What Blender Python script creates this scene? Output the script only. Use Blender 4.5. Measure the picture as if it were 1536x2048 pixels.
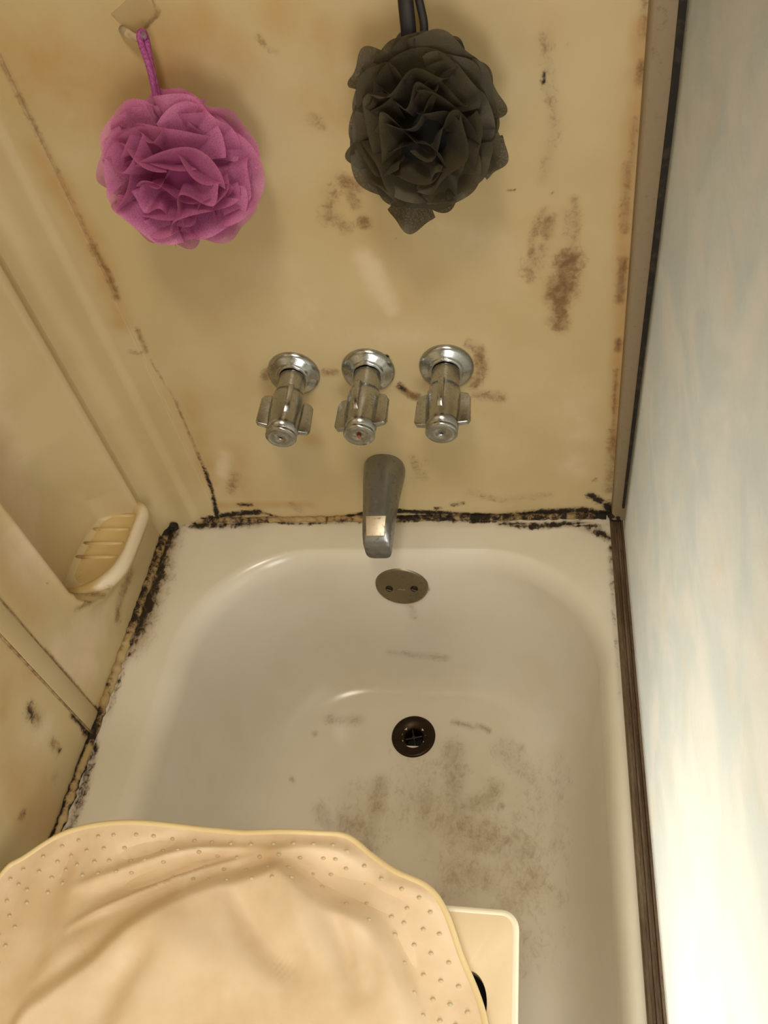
import bpy, bmesh, math, random
import numpy as np
from mathutils import Vector, Matrix

for o in list(bpy.data.objects):
    bpy.data.objects.remove(o)
S = bpy.context.scene
COL = S.collection
PI = math.pi

# ------------------------------------------------------------------ camera
cam_d = bpy.data.cameras.new('camera')
cam_d.sensor_fit = 'HORIZONTAL'
cam_d.sensor_width = 36.0
cam_d.lens = 1659.45 / 1536 * 36.0
cam_d.clip_start = 0.02
cam = bpy.data.objects.new('camera', cam_d)
COL.objects.link(cam)
RX = Vector((0.98093, 0.11609, -0.15586)); RX.normalize()      # picture right, in world
RDOWN = Vector((-0.0129, -0.7614, -0.6482))
RFWD = Vector((-0.1939, 0.6378, -0.7454)); RFWD.normalize()
RUP = (-RDOWN - (-RDOWN).dot(RFWD) * RFWD).normalized()
RX = RFWD.cross(RUP).normalized()
M = Matrix((RX, RUP, -RFWD)).transposed().to_4x4()
M.translation = Vector((0.6143, -0.8229, 0.9748))
cam.matrix_world = M
S.camera = cam

# ------------------------------------------------------------------ world, lamps, exposure
w = bpy.data.worlds.new('world'); S.world = w; w.use_nodes = True
w.node_tree.nodes['Background'].inputs[0].default_value = (1.0, 0.93, 0.82, 1)
w.node_tree.nodes['Background'].inputs[1].default_value = 0.25
S.view_settings.view_transform = 'Standard'
S.view_settings.look = 'None'
S.view_settings.exposure = -0.50
S.view_settings.gamma = 1.0
S.view_settings.use_curve_mapping = False

def area(name, loc, target, size, power, col, spread=180):
    l = bpy.data.lights.new(name, 'AREA'); l.shape = 'RECTANGLE'
    l.size, l.size_y = size; l.energy = power; l.color = col; l.spread = math.radians(spread)
    o = bpy.data.objects.new(name, l); COL.objects.link(o)
    o.location = loc
    o.rotation_euler = (Vector(target) - Vector(loc)).to_track_quat('-Z', 'Y').to_euler()
    return o
area('ceiling_light', (0.60, -0.98, 1.93), (0.2, -0.4, 0.0), (0.22, 0.5), 17, (1.0, 0.88, 0.70))
area('foot_end_fill', (0.62, -1.45, 0.66), (0.10, -0.30, 0.05), (0.30, 0.5), 7.5, (1.0, 0.95, 0.86))  # unseen fill lamp added over the tub foot, brightens the lower left
area('pane_backlight', (1.16, -0.78, 0.16), (0.72, -0.70, 0.14), (0.45, 0.6), 10, (0.98, 0.99, 0.98))  # unseen lamp added outside the door to make the bright patch on the pane

# ------------------------------------------------------------------ helpers
def link(name, me, mat=None, parent=None, smooth=True):
    o = bpy.data.objects.new(name, me); COL.objects.link(o)
    if mat is not None:
        me.materials.append(mat)
    if parent is not None:
        o.parent = parent
        o.matrix_parent_inverse = parent.matrix_world.inverted() if False else Matrix.Translation(-Vector(parent.location))
    if smooth:
        for p in me.polygons: p.use_smooth = True
    return o

def tag(o, label=None, cat=None, group=None, kind=None):
    if label: o['label'] = label
    if cat: o['category'] = cat
    if group: o['group'] = group
    if kind: o['kind'] = kind
    return o

def empty(name, loc, label, cat, group=None):
    o = bpy.data.objects.new(name, None); COL.objects.link(o); o.location = loc
    o.empty_display_size = .02
    return tag(o, label, cat, group)

def mesh(name, V, F):
    me = bpy.data.meshes.new(name); me.from_pydata([tuple(map(float, v)) for v in V], [], F); me.update(); return me

def grid_faces(nu, nv, close_u=False):
    F = []
    for j in range(nv - 1):
        for i in range(nu if close_u else nu - 1):
            a = j * nu + i; b = j * nu + (i + 1) % nu
            F.append((a, b, b + nu, a + nu))
    return F

def from_bm(name, bm, mat=None, parent=None, smooth=True, bevel=0, seg=2):
    bmesh.ops.recalc_face_normals(bm, faces=bm.faces)
    me = bpy.data.meshes.new(name); bm.to_mesh(me); bm.free()
    o = link(name, me, mat, parent, smooth)
    if bevel:
        m = o.modifiers.new('bevel', 'BEVEL'); m.width = bevel; m.segments = seg; m.limit_method = 'ANGLE'; m.angle_limit = math.radians(35)
        if hasattr(m, 'harden_normals'): m.harden_normals = False
    return o

def bm_box(bm, x0, x1, y0, y1, z0, z1):
    vs = [bm.verts.new((x, y, z)) for z in (z0, z1) for y in (y0, y1) for x in (x0, x1)]
    for f in ((0, 2, 3, 1), (4, 5, 7, 6), (0, 1, 5, 4), (2, 6, 7, 3), (0, 4, 6, 2), (1, 3, 7, 5)):
        bm.faces.new([vs[i] for i in f])

def box(name, b, mat, parent=None, bevel=0.0, smooth=False):
    bm = bmesh.new(); bm_box(bm, *b)
    return from_bm(name, bm, mat, parent, smooth, bevel)

def lathe(prof, axis_o, axis_d, up=(0, 0, 1), n=48, close=True):
    """prof: list of (radius, distance along axis)."""
    d = Vector(axis_d).normalized(); u = Vector(up)
    if abs(u.normalized().dot(d)) > .999: u = Vector((0, 1, 0))
    u = (u - u.dot(d) * d).normalized(); v = d.cross(u)
    V = []
    for r, t in prof:
        for k in range(n):
            a = 2 * PI * k / n
            V.append(Vector(axis_o) + d * t + u * r * math.cos(a) + v * r * math.sin(a))
    F = grid_faces(n, len(prof), True)
    if close:
        F.append(tuple(range(n))[::-1]); m = (len(prof) - 1) * n; F.append(tuple(range(m, m + n)))
    return V, F

def tube(pts, rad, n=10, closed=False, flat=1.0, flat_dir=None):
    P = [Vector(p) for p in pts]; V = []; F = []
    m = len(P); prev = None
    for i, p in enumerate(P):
        if closed: t = P[(i + 1) % m] - P[i - 1]
        else: t = P[min(i + 1, m - 1)] - P[max(i - 1, 0)]
        t.normalize()
        if flat_dir is not None:
            u = Vector(flat_dir); u = (u - u.dot(t) * t).normalized()
        elif prev is None:
            u = t.orthogonal().normalized()
        else:
            u = (prev - prev.dot(t) * t).normalized()
        prev = u; v = t.cross(u)
        r = rad[i] if isinstance(rad, (list, tuple)) else rad
        for k in range(n):
            a = 2 * PI * k / n
            V.append(p + u * r * math.cos(a) + v * r * flat * math.sin(a))
    F = grid_faces(n, m, True)
    if closed:
        a0 = (m - 1) * n
        for k in range(n): F.append((a0 + k, a0 + (k + 1) % n, (k + 1) % n, k))
    else:
        F.append(tuple(range(n))[::-1]); a0 = (m - 1) * n; F.append(tuple(range(a0, a0 + n)))
    return V, F

# stains: 3-D strokes written into per-vertex attributes
def stain_field(V, strokes):
    """strokes: (points, radius, strength); returns max over strokes of strength*exp(-(d/r)^2)"""
    V = np.asarray(V, float); out = np.zeros(len(V))
    for pts, r, s in strokes:
        pts = [np.array(p, float) for p in pts]
        if len(pts) == 1: d = np.linalg.norm(V - pts[0], axis=1)
        else:
            d = np.full(len(V), 1e9)
            for a, b in zip(pts[:-1], pts[1:]):
                ab = b - a; t = np.clip(((V - a) @ ab) / max(ab @ ab, 1e-12), 0, 1)
                d = np.minimum(d, np.linalg.norm(V - (a + t[:, None] * ab), axis=1))
        out = np.maximum(out, s * np.exp(-(d / r) ** 2))
    return out
def set_attr(me, name, vals):
    a = me.attributes.new(name, 'FLOAT', 'POINT'); a.data.foreach_set('value', np.asarray(vals, dtype=np.float32))

# ------------------------------------------------------------------ materials
class NT:
    def __init__(s, name):
        s.m = bpy.data.materials.new(name); s.m.use_nodes = True; s.t = s.m.node_tree
        s.b = s.t.nodes['Principled BSDF']; s.out = s.t.nodes['Material Output']
    def n(s, typ, **kw):
        nd = s.t.nodes.new(typ)
        for k, v in kw.items(): setattr(nd, k, v)
        return nd
    def l(s, a, b): s.t.links.new(a, b)
    def coord(s):
        if not hasattr(s, 'tc'): s.tc = s.n('ShaderNodeTexCoord').outputs['Object']
        return s.tc
    def noise(s, scale, detail=4, rough=.55, dist=0, stretch=None, off=None):
        nd = s.n('ShaderNodeTexNoise'); nd.inputs['Scale'].default_value = scale; nd.inputs['Detail'].default_value = detail
        nd.inputs['Roughness'].default_value = rough; nd.inputs['Distortion'].default_value = dist
        src = s.coord()
        if stretch or off:
            mp = s.n('ShaderNodeMapping')
            if stretch: mp.inputs['Scale'].default_value = stretch
            if off: mp.inputs['Location'].default_value = off
            s.l(src, mp.inputs[0]); src = mp.outputs[0]
        s.l(src, nd.inputs['Vector']); return nd.outputs['Fac']
    def math(s, op, a, b=None, c=None, clamp=False):
        nd = s.n('ShaderNodeMath', operation=op, use_clamp=clamp)
        for i, x in enumerate((a, b, c)):
            if x is None: continue
            if isinstance(x, (int, float)): nd.inputs[i].default_value = x
            else: s.l(x, nd.inputs[i])
        return nd.outputs[0]
    def ramp(s, x, lo, hi, a=0., b=1.):
        nd = s.n('ShaderNodeMapRange', interpolation_type='SMOOTHSTEP'); s.l(x, nd.inputs[0])
        nd.inputs[1].default_value = lo; nd.inputs[2].default_value = hi; nd.inputs[3].default_value = a; nd.inputs[4].default_value = b
        return nd.outputs[0]
    def attr(s, name): return s.n('ShaderNodeAttribute', attribute_name=name).outputs['Fac']
    def mix(s, fac, a, b):
        nd = s.n('ShaderNodeMix', data_type='RGBA')
        if isinstance(fac, (int, float)): nd.inputs[0].default_value = fac
        else: s.l(fac, nd.inputs[0])
        for i, x in ((6, a), (7, b)):
            if isinstance(x, tuple): nd.inputs[i].default_value = x + (1,)
            else: s.l(x, nd.inputs[i])
        return nd.outputs[2]
    def bump(s, h, strength, dist=.001):
        nd = s.n('ShaderNodeBump'); nd.inputs['Strength'].default_value = strength; nd.inputs['Distance'].default_value = dist
        s.l(h, nd.inputs['Height']); s.l(nd.outputs[0], s.b.inputs['Normal']); return nd
    def set(s, col=None, rough=None, metal=None, **kw):
        for k, x in (('Base Color', col), ('Roughness', rough), ('Metallic', metal)):
            if x is None: continue
            if isinstance(x, tuple): s.b.inputs[k].default_value = x + (1,)
            elif isinstance(x, (int, float)): s.b.inputs[k].default_value = x
            else: s.l(x, s.b.inputs[k])
        for k, v in kw.items(): s.b.inputs[k.replace('_', ' ')].default_value = v
        return s

def srgb(r, g, b):
    f = lambda c: (c / 255 / 12.92) if c / 255 <= .04045 else ((c / 255 + .055) / 1.055) ** 2.4
    return (f(r), f(g), f(b))

def stained(name, base, base2, tint, pale, rough=.35, mold_c=srgb(34, 24, 12), rust_c=srgb(112, 72, 38), smear=(1, 1, 1), cover=.8):
    t = NT(name)
    big = t.noise(5, 3, .6); mid = t.noise(22, 5, .6); fine = t.noise(105, 7, .68, .5, stretch=smear); vf = t.noise(420, 3, .7, stretch=smear)
    c = t.mix(t.ramp(big, .38, .62), base, base2)
    tn = t.math('ADD', t.attr('tint'), t.math('MULTIPLY', t.math('MULTIPLY', t.math('SUBTRACT', mid, .5), 1.0), t.ramp(t.attr('tint'), .1, .6)))
    c = t.mix(t.ramp(tn, .1, 1.3), c, tint)
    pl = t.math('ADD', t.attr('pale'), t.math('MULTIPLY', t.math('MULTIPLY', t.math('SUBTRACT', mid, .5), 1.6), t.ramp(t.attr('pale'), .1, .6)))
    c = t.mix(t.ramp(pl, .15, 1.1, 0, .8), c, pale)
    fn = t.math('ADD', t.math('MULTIPLY', t.math('SUBTRACT', fine, .5), 1.9), t.math('ADD', t.math('MULTIPLY', t.math('SUBTRACT', mid, .5), .9), t.math('MULTIPLY', t.math('SUBTRACT', vf, .5), .35)))
    ra = t.attr('rust')
    rs = t.math('ADD', ra, t.math('MULTIPLY', fn, t.ramp(ra, .02, .25)))
    rf = t.ramp(rs, .22, 1.05)
    c = t.mix(t.ramp(ra, .05, .9, 0, .42), c, rust_c)
    c = t.mix(t.math('MULTIPLY', rf, cover), c, rust_c)
    ma = t.attr('mold')
    ms = t.math('ADD', ma, t.math('MULTIPLY', fn, t.ramp(ma, .02, .2)))
    mf = t.ramp(ms, .30, .82)
    c = t.mix(t.ramp(ma, .05, .8, 0, .45), c, rust_c)
    c = t.mix(mf, c, mold_c)
    t.set(c, t.math('ADD', t.math('MULTIPLY', mf, .4), rough))
    t.bump(t.math('ADD', t.math('MULTIPLY', mf, .6), t.math('MULTIPLY', mid, .25)), .35, .0012)
    return t.m

M_wall = stained('stained_cream_surround', srgb(203, 186, 145), srgb(196, 177, 134), srgb(188, 150, 98), srgb(220, 202, 174), .36)
M_tub = stained('stained_white_enamel', srgb(226, 220, 208), srgb(222, 215, 200), srgb(200, 184, 150), srgb(222, 216, 206), .21,
                mold_c=srgb(40, 28, 14), rust_c=srgb(134, 106, 68), smear=(1, .7, 1), cover=.5)
M_caulk = stained('mouldy_caulk', srgb(196, 176, 130), srgb(180, 156, 104), srgb(150, 112, 60), srgb(210, 196, 160), .55)

def metal(name, col, r0=.22, spots=.3, dirt=srgb(96, 84, 58)):
    t = NT(name)
    a = t.noise(140, 6, .7); b = t.noise(500, 3, .6)
    f = t.ramp(t.math('ADD', a, t.math('MULTIPLY', b, .35)), .70, .92)
    t.set(t.mix(t.math('MULTIPLY', f, spots), col, dirt), t.math('ADD', r0, t.math('MULTIPLY', f, .35)), 1.0)
    t.bump(a, .12, .0008)
    return t.m
M_chrome = metal('water_spotted_chrome', srgb(176, 178, 176), .22, .28)
M_spout = metal('pitted_chrome', srgb(150, 152, 154), .34, .55)
M_alu0 = metal('dull_aluminium', srgb(150, 134, 110), .55, .06)
M_alu = M_alu0; [setattr(n.inputs['Metallic'], 'default_value', .35) for n in M_alu.node_tree.nodes if n.type == 'BSDF_PRINCIPLED']
M_bronze = metal('tarnished_plate', srgb(140, 132, 112), .36, .5, srgb(90, 78, 52))

# ------------------------------------------------------------------ room shell
def plain(name, col, rough=.6):
    t = NT(name); a = t.noise(6, 4); b = t.noise(60, 4)
    c2 = tuple(x * .86 for x in col)
    t.set(t.mix(t.ramp(a, .35, .65), col, c2), rough); t.bump(b, .1, .001); return t.m
M_paint = plain('beige_painted_wall', srgb(150, 138, 104))
M_ceil = plain('ceiling_paint', srgb(214, 204, 180))
M_floor = plain('bathroom_floor', srgb(190, 182, 164), .4)

def slab(name, b, mat):
    o = box(name, b, mat); o['kind'] = 'structure'; return o
XR, YB, ZF, ZC = 2.05, -2.3, -0.42, 2.0
slab('floor', (-.12, XR + .1, YB - .1, .12, ZF - .08, ZF), M_floor)
slab('ceiling', (-.12, XR + .1, YB - .1, .12, ZC, ZC + .08), M_ceil)
slab('wall_right', (XR, XR + .08, YB, .1, ZF, ZC), M_paint)
slab('wall_front', (-.12, XR, YB - .08, YB, ZF, ZC), M_paint)
slab('wall_back', (.752, XR, 0.0, .08, ZF, ZC), M_paint)

def axis(a, b, step, fine=None, coarse=.06):
    """coordinates from a to b: step inside the fine range, coarse outside"""
    if fine is None: fine = (a, b)
    out = [a]; 
    while out[-1] < b - 1e-9:
        x = out[-1]; s = step if fine[0] - 1e-9 <= x < fine[1] else coarse
        if x < fine[0] and x + s > fine[0]: s = fine[0] - x
        out.append(min(b, x + max(s, 1e-4)))
    return np.array(out)

# ---- stains on the end wall (x, 0, z)
mold_E = [
 ([(0.0886, 0.0000, 0.0111), (0.0980, 0.0000, 0.0657), (0.1025, 0.0000, 0.1115)], .004, .9), ([(0.1025, 0.0000, 0.1115), (0.1037, 0.0000, 0.1550)], .003, .55),
 ([(0.0499, 0.0000, -0.0009), (0.1192, 0.0000, 0.0130), (0.1627, 0.0000, 0.0172)], .0075, .9), ([(0.1627, 0.0000, 0.0172), (0.2224, 0.0000, -0.0114), (0.3072, 0.0000, -0.0004)], .0035, .75),
 ([(0.2736, 0.0000, -0.0047), (0.3336, 0.0000, 0.0113), (0.3897, 0.0000, 0.0150), (0.4436, -0.0000, 0.0092)], .0055, .95), ([(0.4361, 0.0000, 0.0117), (0.5046, 0.0000, 0.0033), (0.5574, 0.0000, -0.0025)], .0055, 1.0),
 ([(0.5498, 0.0000, -0.0023), (0.6024, 0.0000, 0.0061), (0.6610, 0.0000, 0.0118), (0.7047, 0.0000, -0.0005)], .009, .95),
 ([(0.6745, 0.0000, 0.0451), (0.6891, 0.0000, 0.0315)], .008, .85), ([(0.7001, 0.0000, 0.0223), (0.7125, 0.0000, -0.0123)], .01, 1.0),
 ([(0.6805, 0.0000, 0.0771)], .006, .45), ([(0.1343, 0.0000, 0.0349), (0.1516, 0.0000, 0.0369)], .006, .65),
 ([(0.4302, 0.0000, 0.2599), (0.4264, 0.0000, 0.2705)], .005, .62), ([(0.4151, 0.0000, 0.3177), (0.4190, 0.0000, 0.3093)], .003, .75), ([(0.4449, 0.0000, 0.0210), (0.4525, 0.0000, 0.0208)], .004, .8), ([(0.4723, 0.0000, 0.0274), (0.4879, 0.0000, 0.0316)], .006, .55),
 ([(0.6159, 0.0000, 0.6405), (0.6149, 0.0000, 0.6315)], .003, .62), ([(0.6226, 0.0000, 0.5196)], .002, .7), ([(0.5849, 0.0000, 0.5265), (0.5756, 0.0000, 0.5274)], .0012, .6), ([(0.4509, 0.0000, 0.4808)], .002, .45),
 ([(0.4783, 0.0000, 0.4920)], .003, .4), ([(0.6215, 0.0000, 0.6595)], .003, .4), ([(0.6371, 0.0000, 0.6620)], .003, .4),
]
rust_E = [
 ([(0.0888, 0.0000, 0.7155), (0.0916, 0.0000, 0.6242), (0.0927, 0.0000, 0.5037)], .004, .48), ([(0.0969, 0.0000, 0.3308), (0.1062, 0.0000, 0.2592)], .0025, .45),
 ([(0.6310, 0.0000, 0.3932), (0.6392, 0.0000, 0.4193), (0.6407, 0.0000, 0.4385)], .018, .85), ([(0.6227, 0.0000, 0.4140), (0.6186, 0.0000, 0.3873)], .010, .6), ([(0.6468, 0.0000, 0.4628), (0.6490, 0.0000, 0.4864), (0.6451, 0.0000, 0.5097)], .007, .5), ([(0.5976, 0.0000, 0.4160), (0.6016, 0.0000, 0.4728), (0.6153, 0.0000, 0.5011)], .007, .5), ([(0.6311, -0.0000, 0.3509), (0.6299, 0.0000, 0.3864)], .013, .82), ([(0.6224, 0.0000, 0.3588)], .012, .62),
 ([(0.6193, 0.0000, 0.4891), (0.6176, 0.0000, 0.4714)], .010, .66), ([(0.6094, 0.0000, 0.4537), (0.5979, 0.0000, 0.4291)], .016, .45), ([(0.6442, 0.0000, 0.4630), (0.6412, 0.0000, 0.4929)], .012, .42),
 ([(0.4196, 0.0000, 0.5038)], .010, .84), ([(0.4075, 0.0000, 0.5516), (0.4202, 0.0000, 0.5465)], .012, .68), ([(0.4146, 0.0000, 0.5252), (0.4107, 0.0000, 0.5400)], .009, .62), ([(0.3879, 0.0000, 0.5097), (0.3973, 0.0000, 0.4997)], .012, .5), ([(0.4444, 0.0000, 0.5453), (0.4484, 0.0000, 0.5365)], .014, .55),
 ([(0.3918, 0.0000, 0.5418), (0.3767, 0.0000, 0.5107)], .012, .42), ([(0.3879, 0.0000, 0.6225), (0.3939, 0.0000, 0.6143)], .009, .45),
 ([(0.2533, 0.0000, 0.3027), (0.2468, 0.0000, 0.2919)], .008, .72), ([(0.3289, 0.0000, 0.2956), (0.3436, -0.0000, 0.2948)], .008, .6), ([(0.4255, 0.0000, 0.2645), (0.4401, -0.0000, 0.2488), (0.4464, 0.0000, 0.2459)], .007, .8),
 ([(0.5329, 0.0000, 0.3197), (0.5351, 0.0000, 0.2876), (0.5238, -0.0000, 0.2633)], .010, .62), ([(0.5290, 0.0000, 0.2458), (0.5547, 0.0000, 0.2401)], .012, .58), ([(0.5224, 0.0000, 0.3282), (0.5311, 0.0000, 0.3198)], .01, .5),
 ([(0.1472, 0.0000, 0.1044), (0.1268, 0.0000, 0.0649)], .012, .48), ([(0.2208, 0.0000, 0.0330), (0.2301, 0.0000, 0.0207)], .010, .45),
 ([(0.7035, 0.0000, 0.6373), (0.7032, 0.0000, 0.6219)], .006, .72), ([(0.6987, 0.0000, 0.4337), (0.6991, 0.0000, 0.4080), (0.6983, -0.0000, 0.3813)], .0065, .78), ([(0.6997, 0.0000, 0.3241), (0.6999, 0.0000, 0.3090)], .005, .85), ([(0.6992, -0.0000, 0.2779), (0.7014, 0.0000, 0.1840)], .004, .62),
 ([(0.7018, 0.0000, 0.1748), (0.7031, 0.0000, 0.1073), (0.7007, -0.0000, 0.0553)], .011, .55), ([(0.7011, 0.0000, 0.5873), (0.7006, 0.0000, 0.5371)], .005, .5), ([(0.6969, 0.0000, 0.5427), (0.6987, 0.0000, 0.4703)], .007, .5), ([(0.7025, 0.0000, 0.6911), (0.7033, 0.0000, 0.6628)], .006, .5),
 ([(0.0927, 0.0000, 0.5037), (0.0947, 0.0000, 0.4660)], .006, .66), ([(0.0947, 0.0000, 0.4660), (0.0925, 0.0000, 0.4302)], .006, .7), ([(0.0989, 0.0000, 0.3799), (0.0971, 0.0000, 0.3459)], .005, .62), ([(0.0769, 0.0000, 0.3489), (0.0944, 0.0000, 0.3428)], .004, .5),
 ([(0.3527, 0.0000, 0.7025), (0.3567, 0.0000, 0.6941)], .004, .5), ([(0.3613, 0.0000, 0.6891), (0.3681, 0.0000, 0.6866)], .004, .45),
 ([(0.6171, 0.0000, 0.6686), (0.6258, 0.0000, 0.5853), (0.6131, 0.0000, 0.5348)], .010, .36), ([(0.4222, 0.0000, 0.0849), (0.4421, 0.0000, 0.1267)], .015, .28),
 ([(0.2625, 0.0000, 0.7437), (0.2648, 0.0000, 0.7329), (0.2530, 0.0000, 0.7258), (0.2428, 0.0000, 0.7195)], .0022, .66), ([(0.1062, 0.0000, 0.2592), (0.1043, 0.0000, 0.2013), (0.1022, 0.0000, 0.1389)], .003, .6), ([(0.5010, 0.0000, 0.0551), (0.5443, 0.0000, 0.0372), (0.6175, 0.0000, 0.0465)], .012, .33),
 ([(0.4340, -0.0000, 0.0900), (0.4247, 0.0000, 0.1325)], .012, .42),
]
tint_E = [
 ([(0.1177, 0.0000, 0.7075), (0.1669, 0.0000, 0.6733), (0.2947, 0.0000, 0.7012)], .075, .75), ([(0.0832, 0.0000, 0.6196), (0.0952, 0.0000, 0.5035), (0.0816, 0.0000, 0.3968)], .02, .8), ([(0.3786, 0.0000, 0.7174), (0.4376, 0.0000, 0.6804), (0.4042, 0.0000, 0.6380)], .05, .6),
 ([(0.4890, 0.0000, 0.2392), (0.5531, 0.0000, 0.2091)], .03, .45), ([(0.2818, 0.0000, 0.1736)], .02, .75), ([(0.1636, 0.0000, 0.1579), (0.1415, 0.0000, 0.0586)], .03, .6), ([(0.7019, 0.0000, 0.6712), (0.6966, 0.0000, 0.5049), (0.7050, -0.0000, 0.1368)], .013, .9),
 ([(0.6255, 0.0000, 0.4138), (0.6204, 0.0000, 0.4831)], .05, .55), ([(0.4091, 0.0000, 0.5315), (0.4268, 0.0000, 0.5062)], .05, .5), ([(0.2571, 0.0000, 0.2513), (0.3091, 0.0000, 0.2303)], .035, .5), ([(0.5193, 0.0000, 0.2886)], .03, .6), ([(0.1008, 0.0000, 0.0356), (0.2492, 0.0000, 0.0323)], .012, .8),
 ([(0.5143, 0.0000, 0.6889), (0.6216, 0.0000, 0.6764)], .06, .4), ([(0.1281, 0.0000, 0.2580), (0.1034, -0.0000, 0.0945)], .025, .6), ([(0.2075, -0.0000, 0.3880), (0.2161, 0.0000, 0.3066)], .03, .4), ([(0.4579, 0.0000, 0.4063), (0.4896, 0.0000, 0.4245)], .03, .45)]
pale_E = [([(0.4114, 0.0000, 0.4573), (0.4271, 0.0000, 0.4015)], .018, .95), ([(0.4201, 0.0000, 0.4500), (0.4309, 0.0000, 0.3869)], .014, .9), ([(0.1449, 0.0000, 0.1481), (0.1272, 0.0000, 0.1051)], .013, .9), ([(0.3060, 0.0000, 0.4388), (0.3418, -0.0000, 0.3785)], .05, .5), ([(0.4563, 0.0000, 0.3479), (0.3671, 0.0000, 0.3461)], .04, .5),
 ([(0.6563, 0.0000, 0.2475), (0.6524, 0.0000, 0.0988)], .04, .5), ([(0.5607, 0.0000, 0.4640), (0.4911, 0.0000, 0.4884)], .035, .5), ([(0.5635, 0.0000, 0.1424)], .05, .4)]

# ---- end wall: profile across x has the overlapping corner sheet (edge at x=.089) and two soft steps
xs = np.unique(np.concatenate([axis(0, .712, .0035), [.0895, .0905, .0915, .012, .058, .064]]))
zs = axis(-.03, ZC, .0035, (-.03, .80))
def end_y(x):
    y = 0.0
    y -= .0035 * (1 - np.clip((x - .0895) / .0015, 0, 1))
    y -= .006 * (1 - np.clip((x - .050) / .012, 0, 1)) ** 2 * 1.0
    if x < .030: y -= .030 - math.sqrt(max(0, .030 ** 2 - (.030 - x) ** 2))
    return y
XX, ZZ = np.meshgrid(xs, zs); YY = np.array([end_y(x) for x in xs])[None, :].repeat(len(zs), 0)
V = np.stack([XX.ravel(), YY.ravel(), ZZ.ravel()], 1)
nf = len(V)
V0 = V.copy(); V0[:, 1] = 0
Vb = [(0, .08, -.03), (.712, .08, -.03), (.712, .08, ZC), (0, .08, ZC)]
F = grid_faces(len(xs), len(zs))
F += [(nf, nf + 3, nf + 2, nf + 1)]
me = mesh('wall_end', list(V) + Vb, F)
z4 = np.zeros(4)
set_attr(me, 'mold', np.r_[stain_field(V0, mold_E), z4]); set_attr(me, 'rust', np.r_[stain_field(V0, rust_E), z4])
set_attr(me, 'tint', np.r_[stain_field(V0, tint_E), z4]); set_attr(me, 'pale', np.r_[stain_field(V0, pale_E), z4])
wall_end = tag(link('wall_end', me, M_wall), kind='structure')

# ---- left wall with the recessed soap niche
NY0, NY1, NZB = -.262, -.060, .088         # niche sides and bottom
def niche_inside(y, z):
    """signed distance to the slot outline (positive inside): straight sides, round bottom corners"""
    rl, rr = .085, .012
    dl = y - NY0; dr = NY1 - y; db = z - NZB
    d = min(dl, dr, db)
    if dl < rl and db < rl: d = rl - math.hypot(rl - dl, rl - db)
    if dr < rr and db < rr: d = min(d, rr - math.hypot(rr - dr, rr - db))
    return d
def left_x(y, z):
    x = 0.0
    d = niche_inside(y, z)
    # rounded raised frame round the opening
    if z < 1.2:
        if d > 0:
            side = min(y - NY0, NY1 - y)
            ql = min(1, (y - NY0) / .016); qr = min(1, (NY1 - y) / (.022 + .08 * min(1, max(0, (z - .14) / .14))))
            q = ql * ql * (3 - 2 * ql) * math.sin(qr * PI / 2)
            q *= min(1, d / .006)
            depth = .066 * min(1, max(.52, 1.10 - (z - NZB) * 1.1))
            u = (y - (NY0 + NY1) / 2) / ((NY1 - NY0) / 2)
            x -= depth * q * (1 - .28 * u * u)
        else:
            x += .006 * math.exp(-(d / .011) ** 2)
    # corner column mouldings
    if y > -.028: x += .028 - math.sqrt(max(0, .028 ** 2 - (.028 + y) ** 2))
    return x
ys = np.unique(np.concatenate([axis(-1.75, 0, .0035, (-.72, 0)), ]))
zl = axis(-.03, ZC, .0035, (-.03, .80))
P = np.zeros((len(zl), len(ys), 3))
for j, z in enumerate(zl):
    for i, y in enumerate(ys):
        P[j, i] = (left_x(y, z), y, z)
V = P.reshape(-1, 3); V0 = V.copy(); V0[:, 0] = 0
mold_L = [
 ([(0.0000, -0.0070, 0.0084), (0.0000, -0.1377, -0.0044), (0.0000, -0.2324, -0.0110)], .0065, 1.0), ([(0.0000, -0.2324, -0.0110), (0.0000, -0.3334, -0.0197), (0.0000, -0.3671, -0.0130)], .005, .75),
 ([(0.0000, -0.3726, -0.0092), (0.0000, -0.4252, -0.0117), (0.0000, -0.4957, -0.0021), (0.0000, -0.5294, 0.0050)], .006, .8), ([(0.0000, 0.0088, 0.0024)], .010, 1.0),
 ([(0.0000, -0.3618, -0.0086), (0.0000, -0.3839, 0.0141)], .008, .9), ([(0.0000, -0.3785, 0.0105), (0.0000, -0.3812, 0.0593)], .0055, .85), ([(0.0000, -0.3535, -0.0103), (0.0000, -0.3461, 0.0124)], .005, .8),
 ([(-0.0000, -0.4161, 0.1436), (0.0000, -0.4190, 0.1311)], .008, .62), ([(0.0000, -0.4271, 0.0539)], .006, .62), ([(0.0000, -0.5161, 0.0767)], .006, .5), ([(0.0000, -0.2783, 0.2105)], .0035, .6), ([(0.0000, -0.2238, 0.1203), (0.0000, -0.2268, 0.1340)], .006, .45)]
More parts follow.
